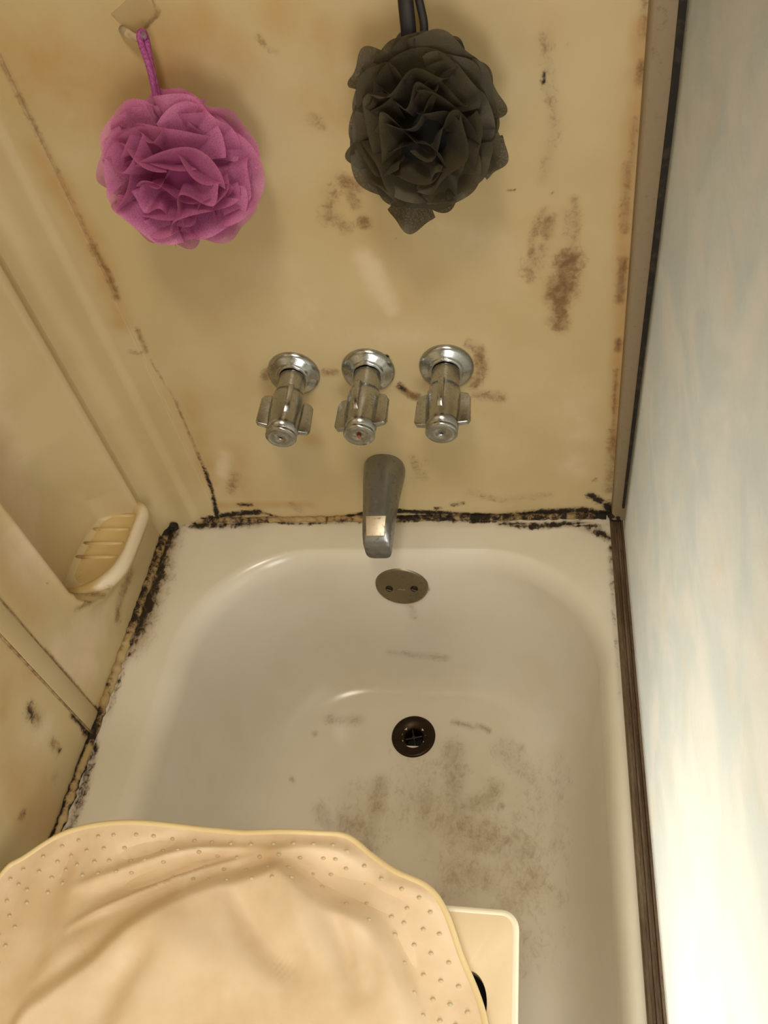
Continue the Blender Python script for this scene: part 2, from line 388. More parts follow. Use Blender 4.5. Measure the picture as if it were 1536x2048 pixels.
rust_L = [
 ([(0.0000, 0.0097, 0.0266), (0.0000, 0.0319, 0.0629)], .006, .6), ([(0.0000, -0.1398, 0.0505), (0.0000, -0.1931, 0.0492), (0.0000, -0.2169, 0.0391)], .012, .62), ([(0.0000, -0.2690, 0.1388), (0.0000, -0.2452, 0.1191)], .006, .6), ([(0.0000, -0.2222, 0.1216), (0.0000, -0.2163, 0.1013)], .009, .6),
 ([(0.0000, -0.4171, 0.1429), (0.0000, -0.4195, 0.1216)], .014, .6), ([(0.0000, -0.4295, 0.0591), (0.0000, -0.4269, 0.0752)], .011, .5), ([(0.0000, -0.3455, 0.1622), (0.0000, -0.3464, 0.0756), (0.0000, -0.3488, 0.0103)], .004, .72), ([(0.0000, -0.5194, 0.0777)], .010, .5),
 ([(0.0000, 0.0383, 0.3739), (0.0000, 0.0477, 0.3330)], .010, .42), ([(0.0000, 0.0346, 0.2433), (0.0000, 0.0218, 0.1952)], .010, .45), ([(0.0000, -0.4585, 0.0424)], .012, .4), ([(0.0000, -0.0183, 0.0710), (0.0000, 0.0106, 0.1957)], .004, .45), ([(0.0000, 0.1391, 0.6716), (0.0000, 0.1328, 0.5933), (0.0000, 0.1313, 0.4955)], .006, .4)]
tint_L = [
 ([(0.0000, 0.0519, 0.5270), (0.0000, 0.0387, 0.3898), (0.0000, 0.0338, 0.2144), (0.0000, 0.0169, 0.0553)], .022, .85), ([(0.0000, 0.1075, 0.6457), (0.0000, 0.0519, 0.5270)], .05, .9), ([(0.0000, -0.3588, 0.2395), (0.0000, -0.3753, 0.1770)], .04, .6), ([(0.0000, -0.4933, 0.1173), (0.0000, -0.5075, 0.0297)], .05, .7),
 ([(0.0000, -0.3158, 0.2981), (0.0000, -0.3289, 0.2151)], .03, .6), ([(0.0000, -0.4411, 0.1895), (-0.0000, -0.4035, 0.2029)], .025, .6)]
pale_L = [([(0.0000, -0.1476, 0.4362), (0.0000, -0.1747, 0.3414), (0.0000, -0.1978, 0.2268), (-0.0000, -0.2589, 0.2724)], .06, .9), ([(0.0000, -0.2514, 0.0728), (0.0000, -0.3229, 0.1246), (0.0000, -0.3138, 0.0711)], .04, .85), ([(0.0000, -0.4448, 0.1201), (0.0000, -0.4076, 0.0978)], .03, .6), ([(0.0000, 0.0211, 0.4484), (0.0000, -0.0027, 0.3560)], .008, .4)]
me = mesh('wall_left', V, [f[::-1] for f in grid_faces(len(ys), len(zl))])
set_attr(me, 'mold', stain_field(V0, mold_L)); set_attr(me, 'rust', stain_field(V0, rust_L))
set_attr(me, 'tint', stain_field(V0, tint_L)); set_attr(me, 'pale', stain_field(V0, pale_L))
wall_left = tag(link('wall_left', me, M_wall), kind='structure')
wall_left_back = box('backing_board', (-.12, -.08, -1.75, 0, -.03, ZC), M_paint, wall_left)

# soap tray: D-shaped shelf at the bottom of the niche, with lip and five ribs
def tray_outline(grow=0.0):
    pts = []
    y0, y1, xf, xb = NY0 + .036 - grow, NY1 + .018 + grow, .022 + grow, -.070
    pts += [(xb, y1 - .004)]
    r1 = .030
    for k in range(9):
        a = PI / 2 * k / 8; pts.append((xf - r1 + r1 * math.sin(a), y1 - r1 + r1 * math.cos(a)))
    r2 = .075
    for k in range(17):
        a = PI / 2 * k / 16; pts.append((xf - r2 + r2 * math.cos(a), y0 + r2 - r2 * math.sin(a)))
    pts += [(xb, y0 + .002)]
    return pts
def rim_wall(pts_out, z0, z1): pass
M_tray = stained('yellowed_plastic_tray', srgb(214, 190, 138), srgb(206, 178, 120), srgb(190, 146, 84), srgb(232, 222, 200), .4)
o_ = tray_outline(0); i_ = tray_outline(-.010)
ztop, zfl, zbot = .104, .094, .070
V = []; rings = [(o_, zbot - .010, -.014), (o_, .080, -.003), (o_, .092, 0), (o_, ztop - .005, -.001), (o_, ztop - .0015, -.0035), (o_, ztop, -.007), (o_, ztop - .0005, -.0125), (o_, zfl + .002, -.0145), (o_, zfl, -.0175)]
for k, (pp, z, g) in enumerate(rings):
    q = tray_outline(g)
    if k == 0: q = [(min(x, -.004), y) for x, y in tray_outline(-.02)]
    V += [(x, y, z) for x, y in q]
n_ = len(o_); F = grid_faces(n_, len(rings)); m_ = (len(rings) - 1) * n_
F.append(tuple(range(m_, m_ + n_)))
me = mesh('soap_tray', V, F)
Vn = np.array(V)
set_attr(me, 'mold', stain_field(Vn, [([(-.066, -.17 - .02, zfl)], .010, .55)])); 
set_attr(me, 'rust', stain_field(Vn, [([(-.062, -.03, zfl), (-.062, -.20, zfl)], .014, .62), ([(.0, -.205, .08)], .016, .6)]))
set_attr(me, 'tint', stain_field(Vn, [([(-.05, -.05, zfl), (-.05, -.19, zfl)], .035, .7)])); set_attr(me, 'pale', stain_field(Vn, [([(.022, -.05, .1), (.022, -.14, .1), (.0, -.22, .098)], .013, 1.4)]))
tray = link('soap_tray', me, M_tray, wall_left)
for k, (a, b) in enumerate([((-0.0731, -0.0435, 0.0980), (0.0001, -0.0470, 0.0980)), ((-0.0637, -0.0690, 0.0980), (0.0012, -0.0701, 0.0980)), ((-0.0621, -0.0957, 0.0980), (0.0006, -0.0974, 0.0980)), ((-0.0617, -0.1225, 0.0980), (0.0001, -0.1239, 0.0980)), ((-0.0650, -0.1477, 0.0980), (-0.0005, -0.1498, 0.0980))]):
    y = (a[1] + b[1]) / 2
    x1 = min(.006, b[0])
    V, F = tube([(-.069, y, zfl - .0005), (-.03, y, zfl - .0005), (x1, y, zfl - .0005)], [.0032, .0032, .0028], 10)
    me = mesh('rib', V, F)
    for nm in ('mold', 'tint', 'pale'): set_attr(me, nm, np.zeros(len(V)))
    set_attr(me, 'rust', stain_field(V, [([(-.066, y, zfl)], .012, .7)]))
    link('rib', me, M_tray, tray)

# vertical joint strip on the left wall
yA, yB = -.377, -.349
bm = bmesh.new(); bm_box(bm, -.001, .0032, yA, yB, -.01, ZC - .01)
strip = from_bm('trim_1', bm, None, None, True, .0012); strip['kind'] = 'structure'
me = strip.data; me.materials.append(M_wall)
for nm in ('mold', 'rust', 'tint', 'pale'): set_attr(me, nm, np.zeros(len(me.vertices)))
t = NT('grimy_joint'); a = t.noise(120, 5, .7)
t.set(t.mix(t.ramp(a, .35, .6), srgb(120, 96, 64), srgb(168, 146, 108)), .7); M_joint = t.m
for k, y in enumerate((yA - .0012, yB + .0012)):
    V, F = tube([(.0006, y, z) for z in np.linspace(-.01, ZC - .02, 60)], [.0016 * (1 + .25 * math.sin(z * 37 + k)) for z in range(60)], 6)
    o = link('joint_line', mesh('joint_line', V, F), M_joint, strip)

# ------------------------------------------------------------------ bathtub
def rrect(x0, x1, y0, y1, r, N=560, ry=None):
    """rounded rectangle, N points with a fixed angular correspondence; y0 is the far (tap) end"""
    r = min(r, (x1 - x0) / 2 - .001, (y0 - y1) / 2 - .001)
    pts = []
    n4 = N // 8
    cs = [(x1 - r, y0 - r, 0), (x0 + r, y0 - r, PI / 2), (x0 + r, y1 + r, PI), (x1 - r, y1 + r, 3 * PI / 2)]
    nxt = []
    for k in range(4):
        cx, cy, a0 = cs[k]
        for i in range(n4):
            a = a0 + PI / 2 * i / n4
            pts.append((cx + r * math.cos(a), cy + r * math.sin(a)))
        e = (cx + r * math.cos(a0 + PI / 2), cy + r * math.sin(a0 + PI / 2))
        c2 = cs[(k + 1) % 4]; s = (c2[0] + r * math.cos(c2[2]), c2[1] + r * math.sin(c2[2]))
        for i in range(n4):
            u = i / n4; pts.append((e[0] * (1 - u) + s[0] * u, e[1] * (1 - u) + s[1] * u))
    return np.array(pts)
YE = -1.52
ZFLOOR = -.335
rim = (.068, .702, -.056, YE + .08, .185)
flo = (.205, .585, -.138, YE + .28, .15)
rings = []
def ring(p, z): rings.append(np.c_[p, np.full(len(p), z)])
outer = (-.004, .760, .004, YE, .002)
for u in np.linspace(0, 1, 14):
    p = rrect(*outer) * (1 - u) + rrect(*rim) * u
    z = -.001 - .004 * u ** 2
    ring(p, z)
# roll-over then wall then fillet
K = 70
for k in range(1, K + 1):
    u = k / K
    # profile: s inward fraction, z
    if u < .24:
        a = u / .24 * PI / 2; s = .20 * math.sin(a); z = -.005 - .042 * (1 - math.cos(a))
    else:
        q = (u - .24) / .76; a, b, c, d = (1 - q) ** 3, 3 * q * (1 - q) ** 2, 3 * q * q * (1 - q), q ** 3
        s = a * .20 + b * .24 + c * .40 + d; z = a * -.047 + b * -.24 + c * ZFLOOR + d * ZFLOOR
    p = rrect(*rim) * (1 - s) + rrect(*flo) * s
    ring(p, z)
base = rrect(*flo)
cx, cy = .38, -.70
for u in np.linspace(0, 1, 60)[1:]:
    # shrink to a short centre line
    q = base.copy(); q[:, 0] = cx + (base[:, 0] - cx) * (1 - u * .995); q[:, 1] = cy + (base[:, 1] - cy) * (1 - u * .995)
    ring(q, ZFLOOR - .004 * u)
N = len(base)
V = np.concatenate(rings)
DR = np.array((0.3845, -0.2065, -0.3350)); DR[2] = ZFLOOR
F = grid_faces(N, len(rings), True); m_ = (len(rings) - 1) * N
cen = None
keep = []
VA = V
for f in F:
    c = VA[list(f)].mean(0)
    if c[2] < ZFLOOR + .01 and math.hypot(c[0] - DR[0], c[1] - DR[1]) < .021: continue
    keep.append(f)
keep.append(tuple(range(m_, m_ + N)))
# apron on the room side
na = len(V)
V = np.concatenate([V, [(.760, 0, -.001), (.760, YE, -.001), (.752, YE, ZF), (.752, 0, ZF)]])
keep.append((na, na + 1, na + 2, na + 3))
me = mesh('bathtub_shell', V, keep)
mold_T = [
 ([(0.0082, -0.0214, 0.0000), (0.0152, -0.1407, 0.0000), (0.0143, -0.2303, 0.0000)], .015, .85), ([(0.0124, -0.2388, 0.0000), (0.0148, -0.3505, 0.0000)], .005, .6), ([(0.0123, -0.3946, 0.0000), (0.0189, -0.4696, 0.0000), (0.0179, -0.5204, 0.0000)], .009, .62),
 ([(0.0403, -0.0112, 0.0000), (0.0924, -0.0119, 0.0000), (0.1584, -0.0023, 0.0000)], .009, .72), ([(0.1584, -0.0023, 0.0000), (0.2273, -0.0115, 0.0000), (0.3241, -0.0047, 0.0000)], .004, .75), ([(0.3244, -0.0067, 0.0000), (0.4429, -0.0043, 0.0000), (0.5426, -0.0098, -0.0000)], .005, .85),
 ([(0.5427, -0.0127, -0.0000), (0.5949, -0.0202, 0.0000), (0.6535, -0.0142, 0.0000)], .007, .85), ([(0.6535, -0.0142, 0.0000), (0.6783, -0.0242, 0.0000), (0.6987, -0.0432, -0.0000)], .008, .85), ([(0.7034, -0.0479, 0.0000), (0.7001, -0.1529, 0.0000), (0.7007, -0.2902, 0.0000)], .0045, .85),
 ([(0.7007, -0.2902, 0.0000), (0.7000, -0.3578, 0.0000)], .0035, .75), ([(0.7036, -0.4375, -0.0000), (0.7079, -0.4545, 0.0000)], .002, .6), ([(0.7015, -0.5608, 0.0000), (0.7018, -0.5896, 0.0000)], .002, .6), ([(0.0280, -0.0729, 0.0000)], .005, .5),
 ([(0.4262, -0.0703, -0.0692), (0.4284, -0.0731, -0.0922), (0.4116, -0.0756, -0.1136)], .0035, .6),
 ([(0.4491, -0.1744, -0.3350), (0.4793, -0.1797, -0.3350), (0.5008, -0.1852, -0.3350)], .0022, .55), ([(0.3826, -0.2486, -0.3350), (0.3652, -0.2450, -0.3350)], .003, .55), ([(0.3467, -0.2325, -0.3350)], .003, .5)]
rust_T = [
 ([(0.0126, -0.0214, 0.0000), (0.0210, -0.1406, 0.0000), (0.0202, -0.2387, 0.0000)], .024, .7), ([(0.0577, -0.0114, 0.0000), (0.1596, -0.0075, 0.0000)], .012, .45), ([(0.0280, -0.0729, 0.0000)], .008, .6), ([(0.6678, -0.0192, 0.0000), (0.6990, -0.0385, 0.0000)], .013, .5), ([(0.7044, -0.0663, 0.0000), (0.6986, -0.3043, 0.0000)], .006, .6),
 ([(0.3369, -0.2941, -0.3350), (0.3317, -0.3521, -0.3350), (0.3261, -0.3724, -0.3350)], .024, .58), ([(0.3297, -0.3682, -0.3350), (0.2867, -0.3548, -0.3350)], .03, .58), ([(0.3247, -0.3920, -0.3350)], .03, .55), ([(0.4128, -0.3068, -0.3350), (0.4163, -0.3471, -0.3350)], .028, .5),
 ([(0.4525, -0.2277, -0.3350), (0.4619, -0.3123, -0.3350), (0.4766, -0.3593, -0.3350)], .026, .56), ([(0.4784, -0.3195, -0.3350), (0.5137, -0.3094, -0.3350), (0.5251, -0.2925, -0.3350)], .024, .56), ([(0.5361, -0.3178, -0.3350)], .008, .8), ([(0.4611, -0.3253, -0.3350)], .004, .8),
 ([(0.4727, -0.3595, -0.3350), (0.5353, -0.3786, -0.3350), (0.5732, -0.3836, -0.3350)], .045, .5), ([(0.6361, -0.2366, -0.3350), (0.6346, -0.3027, -0.3350), (0.6255, -0.3803, -0.3350)], .03, .46), ([(0.5069, -0.4321, -0.3350), (0.4633, -0.4566, -0.3350)], .05, .5), ([(0.5809, -0.4269, -0.3350), (0.5380, -0.4788, -0.3350)], .05, .42),
 ([(0.2426, -0.3411, -0.3350), (0.2632, -0.3643, -0.3350)], .02, .5), ([(0.1139, -0.1167, -0.3350)], .012, .55), ([(0.1245, -0.1215, -0.3350)], .008, .6), ([(0.2335, -0.1818, -0.3350), (0.2873, -0.1797, -0.3350)], .013, .5), ([(0.2110, -0.2091, -0.3350)], .007, .62), ([(0.1865, -0.2933, -0.3350)], .008, .55), ([(0.1588, -0.3291, -0.3350)], .008, .55),
 ([(0.1179, -0.3228, -0.3350)], .006, .5), ([(0.1484, -0.2369, -0.3350)], .01, .42), ([(0.6500, -0.1005, -0.3206)], .010, .55), ([(0.5638, -0.2183, -0.3350)], .012, .5), ([(0.3424, -0.0931, -0.2594), (0.4372, -0.0944, -0.2701)], .012, .5), ([(0.3053, -0.0958, -0.2818)], .003, .7), ([(0.4898, -0.1001, -0.3175)], .003, .6),
 ([(0.3779, -0.1085, -0.3350), (0.4143, -0.1153, -0.3350), (0.4582, -0.1080, -0.3350)], .003, .66), ([(0.4491, -0.1744, -0.3350), (0.5135, -0.1893, -0.3350)], .005, .8), ([(0.3525, -0.1242, -0.3350), (0.4239, -0.1248, -0.3350)], .0025, .5), ([(0.3945, -0.0781, -0.1344), (0.3941, -0.0819, -0.1655)], .010, .5), ([(0.2136, -0.0795, -0.1458)], .005, .5), ([(0.5415, -0.0682, -0.0521)], .003, .6),
 ([(0.5394, -0.2238, -0.3350), (0.5803, -0.2730, -0.3350)], .03, .42), ([(0.0751, -0.0942, -0.2682)], .02, .3), ([(0.4135, -0.3150, -0.3350), (0.5434, -0.4004, -0.3350)], .10, .36), ([(0.5960, -0.3049, -0.3350), (0.5740, -0.4895, -0.3350)], .09, .34), ([(0.2901, -0.3218, -0.3350), (0.3601, -0.3505, -0.3350)], .05, .34)]
tint_T = [([(0.4565, -0.3526, -0.3350), (0.5374, -0.4582, -0.3350)], .13, .55), ([(0.3845, -0.2065, -0.3350)], .055, .55), ([(0.4410, -0.1164, -0.3350), (0.2580, -0.1021, -0.3350)], .05, .4), ([(0.0094, -0.0108, 0.0000), (0.0114, -0.2640, 0.0000)], .012, .8), ([(0.0563, -0.0061, -0.0000), (0.7000, -0.0196, 0.0000)], .008, .6), ([(0.3255, -0.3363, -0.3350)], .06, .5)]
set_attr(me, 'mold', stain_field(V, mold_T)); set_attr(me, 'rust', stain_field(V, rust_T)); set_attr(me, 'tint', stain_field(V, tint_T)); set_attr(me, 'pale', np.zeros(len(V)))
tub = empty('bathtub', (.38, -.75, ZF), 'white enamel bathtub with brown grime on its floor and mould round its rim', 'bathtub')
shell = link('shell', me, M_tub, tub)

# drain
t = NT('dark_bronze_drain'); a = t.noise(80, 5, .7); t.set(t.mix(a, srgb(30, 20, 12), srgb(58, 42, 28)), .38, .7); M_drain = t.m
t = NT('hole_black'); t.set((.004, .004, .004), .6); M_black = t.m
t = NT('dull_steel_cross'); t.set(srgb(64, 62, 58), .4, .9); M_cross = t.m
prof = [(.0372, -.002), (.0376, .0010), (.0360, .0028), (.0325, .0032), (.0260, .0018), (.0180, -.0014), (.0152, -.0040), (.0145, -.014), (.0143, -.034)]
V, F = lathe(prof, DR, (0, 0, 1), up=(0, 1, 0), close=False)
drain = link('drain_flange', mesh('drain_flange', V, F), M_drain, tub)
V, F = lathe([(.0144, -.034), (.0001, -.0341)], DR, (0, 0, 1), up=(0, 1, 0), close=False)
link('drain_pipe', mesh('drain_pipe', V, F), M_black, drain)
bm = bmesh.new()
for a in (.25, .25 + PI / 2):
    r = bmesh.ops.create_cube(bm, size=1); bmesh.ops.scale(bm, vec=(.0286, .002, .002), verts=r['verts'])
    bmesh.ops.rotate(bm, cent=(0, 0, 0), matrix=Matrix.Rotation(a, 3, 'Z'), verts=r['verts'])
r = bmesh.ops.create_cone(bm, segments=16, radius1=.0034, radius2=.003, depth=.004, cap_ends=True)
bmesh.ops.translate(bm, vec=Vector(DR) + Vector((0, 0, -.006)), verts=bm.verts)
from_bm('drain_cross', bm, M_cross, drain, False, .0003)

# overflow plate
OC = Vector((0.3869, -0.0714, -0.0786)); nrm = Vector((.0, -1, .12)).normalized()
OC = OC + nrm * .004
prof = [(.0415, -.010), (.0420, -.001), (.0412, .0016), (.0390, .0030), (.0370, .0034), (.0001, .0042)]
V, F = lathe(prof, OC, nrm, close=False)
plate = link('overflow_plate', mesh('overflow_plate', V, F), M_bronze, tub)
for sx in (-.0200, .0200):
    V, F = lathe([(.0058, .002), (.0060, .0052), (.0048, .0062), (.0001, .0064)], OC + Vector((sx, 0, -.003)), nrm, n=20, close=False)
    scr = link('screw', mesh('screw', V, F), M_drain, plate)
    bm = bmesh.new(); r = bmesh.ops.create_cube(bm, size=1); bmesh.ops.scale(bm, vec=(.0085, .0008, .0013), verts=r['verts'])
    bmesh.ops.rotate(bm, cent=(0, 0, 0), matrix=Matrix.Rotation(.5, 3, 'Y'), verts=r['verts'])
    bmesh.ops.translate(bm, vec=OC + nrm * .0066 + Vector((sx, 0, -.003)), verts=bm.verts); from_bm('screw_slot', bm, M_chrome, plate, False)
bm = bmesh.new()
for dx, dz in ((-.003, .0008), (.003, -.0008)):
    r = bmesh.ops.create_cube(bm, size=1); bmesh.ops.scale(bm, vec=(.0065, .0012, .0022), verts=r['verts']); bmesh.ops.translate(bm, vec=OC + nrm * .0045 + Vector((dx, 0, dz - .004)), verts=r['verts'])
from_bm('trip_slot', bm, M_chrome, plate, False, .0004)

# ------------------------------------------------------------------ caulk beads round the tub
def bead(name, pts, rad, seed):
    rng = random.Random(seed); P = []; R = []
    for a, b in zip(pts[:-1], pts[1:]):
        a, b = Vector(a), Vector(b); n = max(2, int((b - a).length / .006))
        for i in range(n):
            P.append(a.lerp(b, i / n) + Vector((rng.uniform(-1, 1), rng.uniform(-1, 1), rng.uniform(-1, 1))) * .0007); R.append(rad * (1 + rng.uniform(-.22, .22)))
    V, F = tube(P, R, 12); me = mesh(name, V, F)
    for nm, st in (('mold', mold_B), ('rust', rust_B), ('tint', []), ('pale', [])): set_attr(me, nm, stain_field(V, st) if st else np.zeros(len(V)))
    return tag(link(name, me, M_caulk), kind='structure')
mold_B = [([(-.0, 0, .002), (.01, -.02, .002)], .022, 1.1), ([(.07, -.004, .002), (.17, -.004, .002)], .010, .62), ([(.27, -.004, .002), (.36, -.004, .002)], .008, .6), ([(.39, -.004, .004), (.56, -.004, .004)], .009, .85),
          ([(.58, -.004, .002), (.70, -.004, .002)], .011, .72), ([(.69, -.004, .002), (.71, -.004, .002)], .014, 1.1),
          ([(.003, -.03, .003), (.003, -.22, .003)], .009, .78), ([(.003, -.25, .003), (.003, -.34, .003)], .0075, .62), ([(.003, -.35, .003), (.003, -.39, .003)], .012, .95), ([(.001, -.40, .006), (.001, -.62, .006)], .0045, .9), ([(.010, -.42, .0), (.010, -.62, .0)], .0035, .8), ([(.004, -.43, .002), (.007, -.435, .002)], .006, .8)]
rust_B = [([(.0, -.004, .002), (.71, -.004, .002)], .01, .55), ([(.003, 0, .003), (.003, -.6, .003)], .01, .55)]
bead('trim_2', [(.01, -.003, .001), (.705, -.003, .001)], .0052, 3)
bead('trim_3', [(.004, -.006, .001), (.004, -.36, .001), (.0045, -.40, .001), (.0045, -1.0, .001), (.0045, -1.5, .001)], .0062, 7)
# dark open hole at the corner of the caulk
# ------------------------------------------------------------------ shower door: jamb, track, gasket, frosted pane
t = NT('grimy_bottom_track'); a = t.noise(60, 5, .7, stretch=(1, .12, 1)); b = t.noise(300, 4, .7, stretch=(6, .3, 1))
c = t.mix(t.ramp(a, .35, .65), srgb(84, 66, 46), srgb(118, 100, 80)); c = t.mix(t.ramp(b, .5, .7), c, srgb(58, 40, 24)); t.set(c, .5, .25); t.bump(b, .3, .001); M_track = t.m
t = NT('black_gasket'); a = t.noise(90, 4); t.set(t.mix(t.ramp(a, .5, .7), srgb(24, 22, 18), srgb(52, 44, 32)), .7); M_gasket = t.m
t = NT('dark_grime'); a = t.noise(150, 5, .7); t.set(t.mix(t.ramp(a, .4, .7), srgb(20, 12, 6), srgb(52, 34, 20)), .8); M_grime = t.m
t = NT('frosted_glass')
st = t.noise(15, 6, .6, .8, stretch=(1, .55, .8)); fi = t.noise(60, 5, .6, .6, stretch=(1, .6, .8)); vf = t.noise(14, 3, .5, 0, off=(3, 1, 2))
colr = t.mix(t.ramp(st, .35, .65), srgb(230, 230, 222), srgb(240, 236, 226)); colr = t.mix(t.ramp(vf, .58, .74, 0, .4), colr, srgb(238, 228, 210))
trn = t.n('ShaderNodeBsdfTranslucent'); t.l(colr, trn.inputs[0])
ref = t.n('ShaderNodeBsdfRefraction'); ref.inputs['Roughness'].default_value = .45; ref.inputs['IOR'].default_value = 1.12; t.l(colr, ref.inputs[0])
t.set(colr, .38)
bp = t.bump(t.math('ADD', st, t.math('MULTIPLY', fi, .7)), .7, .004)
t.l(bp.outputs[0], trn.inputs['Normal']); 
m1 = t.n('ShaderNodeMixShader'); m1.inputs[0].default_value = .85; t.l(t.b.outputs[0], m1.inputs[1]); t.l(trn.outputs[0], m1.inputs[2])
t.l(m1.outputs[0], t.out.inputs[0]); M_glass = t.m

door = empty('shower_door', (.728, -.40, 0), 'frosted white shower door pane in a dull aluminium frame along the right edge of the tub', 'shower door')
# track: extruded profile with two grooves
prof = [(.7035, -.001), (.7035, .0035), (.7055, .0045), (.7085, .0045), (.7090, .0022), (.7120, .0022), (.7125, .0060), (.7150, .0060), (.7155, .0030), (.7180, .0030), (.7185, .0095), (.7215, .0095), (.7215, -.001)]
V = []; ysx = np.linspace(-.004, YE + .03, 120)
for y in ysx:
    V += [(x, y, z) for x, z in prof]
me = mesh('bottom_track', V, grid_faces(len(prof), len(ysx)) + [tuple(range(len(prof)))])
link('bottom_track', me, M_track, door, False)
# jamb against the end wall
prof = [(.7055, 0), (.7055, -.0175), (.7085, -.0195), (.7290, -.0205), (.7330, -.0205), (.7330, 0)]
V = []; zz = (.010, ZC - .3)
for z in zz: V += [(x, y, z) for x, y in prof]
np_ = len(prof); F = [(i, (i + 1) % np_, (i + 1) % np_ + np_, i + np_) for i in range(np_)] + [tuple(range(np_))[::-1], tuple(range(np_, 2 * np_))]
o = link('side_jamb', mesh('side_jamb', V, F), M_alu, door, False)
m = o.modifiers.new('b', 'BEVEL'); m.width = .0012; m.segments = 2; m.limit_method = 'ANGLE'
# gasket leans with the pane: x grows with height
gx = lambda z: .7185 + .0125 * min(1, max(0, z) / .62) ** .9
V = []; F = []
zg = np.linspace(.045, ZC - .32, 60)
for z in zg:
    x = gx(z); wd = .0014 + .0018 * min(1, z / .5)
    V += [(x - wd, -.0215, z), (x - wd, -.0265, z), (x + wd, -.0265, z), (x + wd, -.0215, z)]
F = grid_faces(4, len(zg), True) + [(0, 1, 2, 3)]
link('gasket', mesh('gasket', V, F), M_gasket, door, False)
V = []; zz = np.concatenate([[.0098], np.linspace(.03, ZC - .33, 50)]); yy = np.linspace(-.0245, -.84, 40)
for z in zz:
    for y in yy: V.append((gx(z) + .0030 + .0006, y, z))
nb = len(V); V2 = [(x + .005, y, z) for x, y, z in V]
F = grid_faces(len(yy), len(zz)); F = F + [tuple(nb + i for i in f[::-1]) for f in F]
nu, nv = len(yy), len(zz)
for i in range(nu - 1):
    F.append((i, nb + i, nb + i + 1, i + 1)); a = (nv - 1) * nu + i; F.append((a, a + 1, nb + a + 1, nb + a))
for j in range(nv - 1):
    a = j * nu; F.append((a, a + nu, nb + a + nu, nb + a)); a = j * nu + nu - 1; F.append((a, nb + a, nb + a + nu, a + nu))
link('glass_pane', mesh('glass_pane', V + V2, F), M_glass, door, True)
# clot of black grime where jamb, track and wall meet
bm = bmesh.new(); rng = random.Random(5)
for k in range(16):
    r = bmesh.ops.create_icosphere(bm, subdivisions=2, radius=rng.uniform(.003, .0062))
    bmesh.ops.translate(bm, vec=(rng.uniform(.705, .716), rng.uniform(-.016, -.004), rng.uniform(.004, .020)), verts=r['verts'])
from_bm('grime_clot', bm, M_grime, door)
bm = bmesh.new()
for k in range(12):
    r = bmesh.ops.create_icosphere(bm, subdivisions=2, radius=rng.uniform(.003, .0058))
    bmesh.ops.translate(bm, vec=(rng.uniform(.004, .018), rng.uniform(-.020, -.010), rng.uniform(.002, .010)), verts=r['verts'])
o = from_bm('trim_4', bm, M_grime); o['kind'] = 'structure'

# ------------------------------------------------------------------ taps
def make_handle(x, z, rot, label, lean=0.0, tipz=-.014, ylen=.108):
    t_ = empty('tap_handle', (x, 0, z), label, 'tap handle', 'row of three chrome tap handles above the spout')
    ax = Vector((lean, -ylen, tipz)); L_ = ax.length; d = ax.normalized(); o = Vector((x, 0, z))
    V, F = lathe([(.0345, -.0008), (.0350, .0016), (.0342, .0040), (.0300, .0068), (.0235, .0090), (.0215, .0105), (.0208, .0115), (.0178, .0118)], o, (0, -1, 0), n=56, close=False)
    link('escutcheon', mesh('escutcheon', V, F), M_chrome, t_)
    V, F = lathe([(.0178, .008), (.0180, .012), (.0180, .030), (.0176, .046), (.0176, .050)], o, d, n=40)
    link('stem', mesh('stem', V, F), M_chrome, t_)
    V, F = lathe([(.0160, .036), (.0195, .040), (.0215, .050), (.0220, .064), (.0216, .078), (.0205, .092), (.0196, L_ - .004)], o, d, n=40)
    kn = link('knob', mesh('knob', V, F), M_chrome, t_)
    V, F = lathe([(.0195, L_ - .005), (.0197, L_ - .0012), (.0186, L_), (.0030, L_ + .0004), (.0024, L_ - .0012), (.0001, L_ - .0014)], o, d, n=40, close=False)
    cap = link('end_cap', mesh('end_cap', V, F), M_chrome, kn)
    V, F = lathe([(.0024, L_ - .001), (.0001, L_ - .0009)], o, d, n=14, close=False)
    link('cap_hole', mesh('cap_hole', V, F), M_black, kn)
    up = Vector((0, 0, 1)); up = (up - up.dot(d) * d).normalized(); sd = d.cross(up)
    for k in range(4):
        a = rot + PI / 2 * k
        rr = up * math.cos(a) + sd * math.sin(a); tt = d.cross(rr)
        bm = bmesh.new(); w2 = .0046
        po = [(.012, .046), (.0300, .050), (.0335, .056), (.0345, .090), (.0315, .095), (.012, .097)]
        if k % 2 == 0: po = [(.012, .036), (.0255, .040), (.0272, .046), (.0268, .070), (.0238, .080), (.012, .092)]
        vs = [[bm.verts.new(o + rr * r + d * q + tt * s * (w2 if r < .02 else w2 * .75)) for r, q in po] for s in (-1, 1)]
        n = len(po); bm.faces.new(vs[0]); bm.faces.new(vs[1][::-1])
        for i in range(n): bm.faces.new((vs[0][i], vs[0][(i + 1) % n], vs[1][(i + 1) % n], vs[1][i]))
        from_bm('fin', bm, M_chrome, kn, True, .0011, 3)
    return t_
make_handle(.2885, .2975, math.radians(-22), 'left chrome tap handle, twisted so its right fin points down')
make_handle(.3885, .2968, math.radians(10), 'middle chrome tap handle with a small rusty red dot on its cap')
make_handle(.4900, .2965, math.radians(3), 'right chrome tap handle, nearest the brown stain and the shower door')
bm = bmesh.new(); bmesh.ops.create_icosphere(bm, subdivisions=2, radius=.0022); bmesh.ops.translate(bm, vec=(.3885, -.1088, .2832), verts=bm.verts)
t = NT('rusty_red'); t.set(srgb(150, 70, 40), .6); 
mid = [o for o in COL.objects if o.name.startswith('tap_handle') and abs(o.location.x - .3885) < .001][0]
tag(from_bm('rust_dot', bm, t.m, mid), 'small orange-red rust dot')

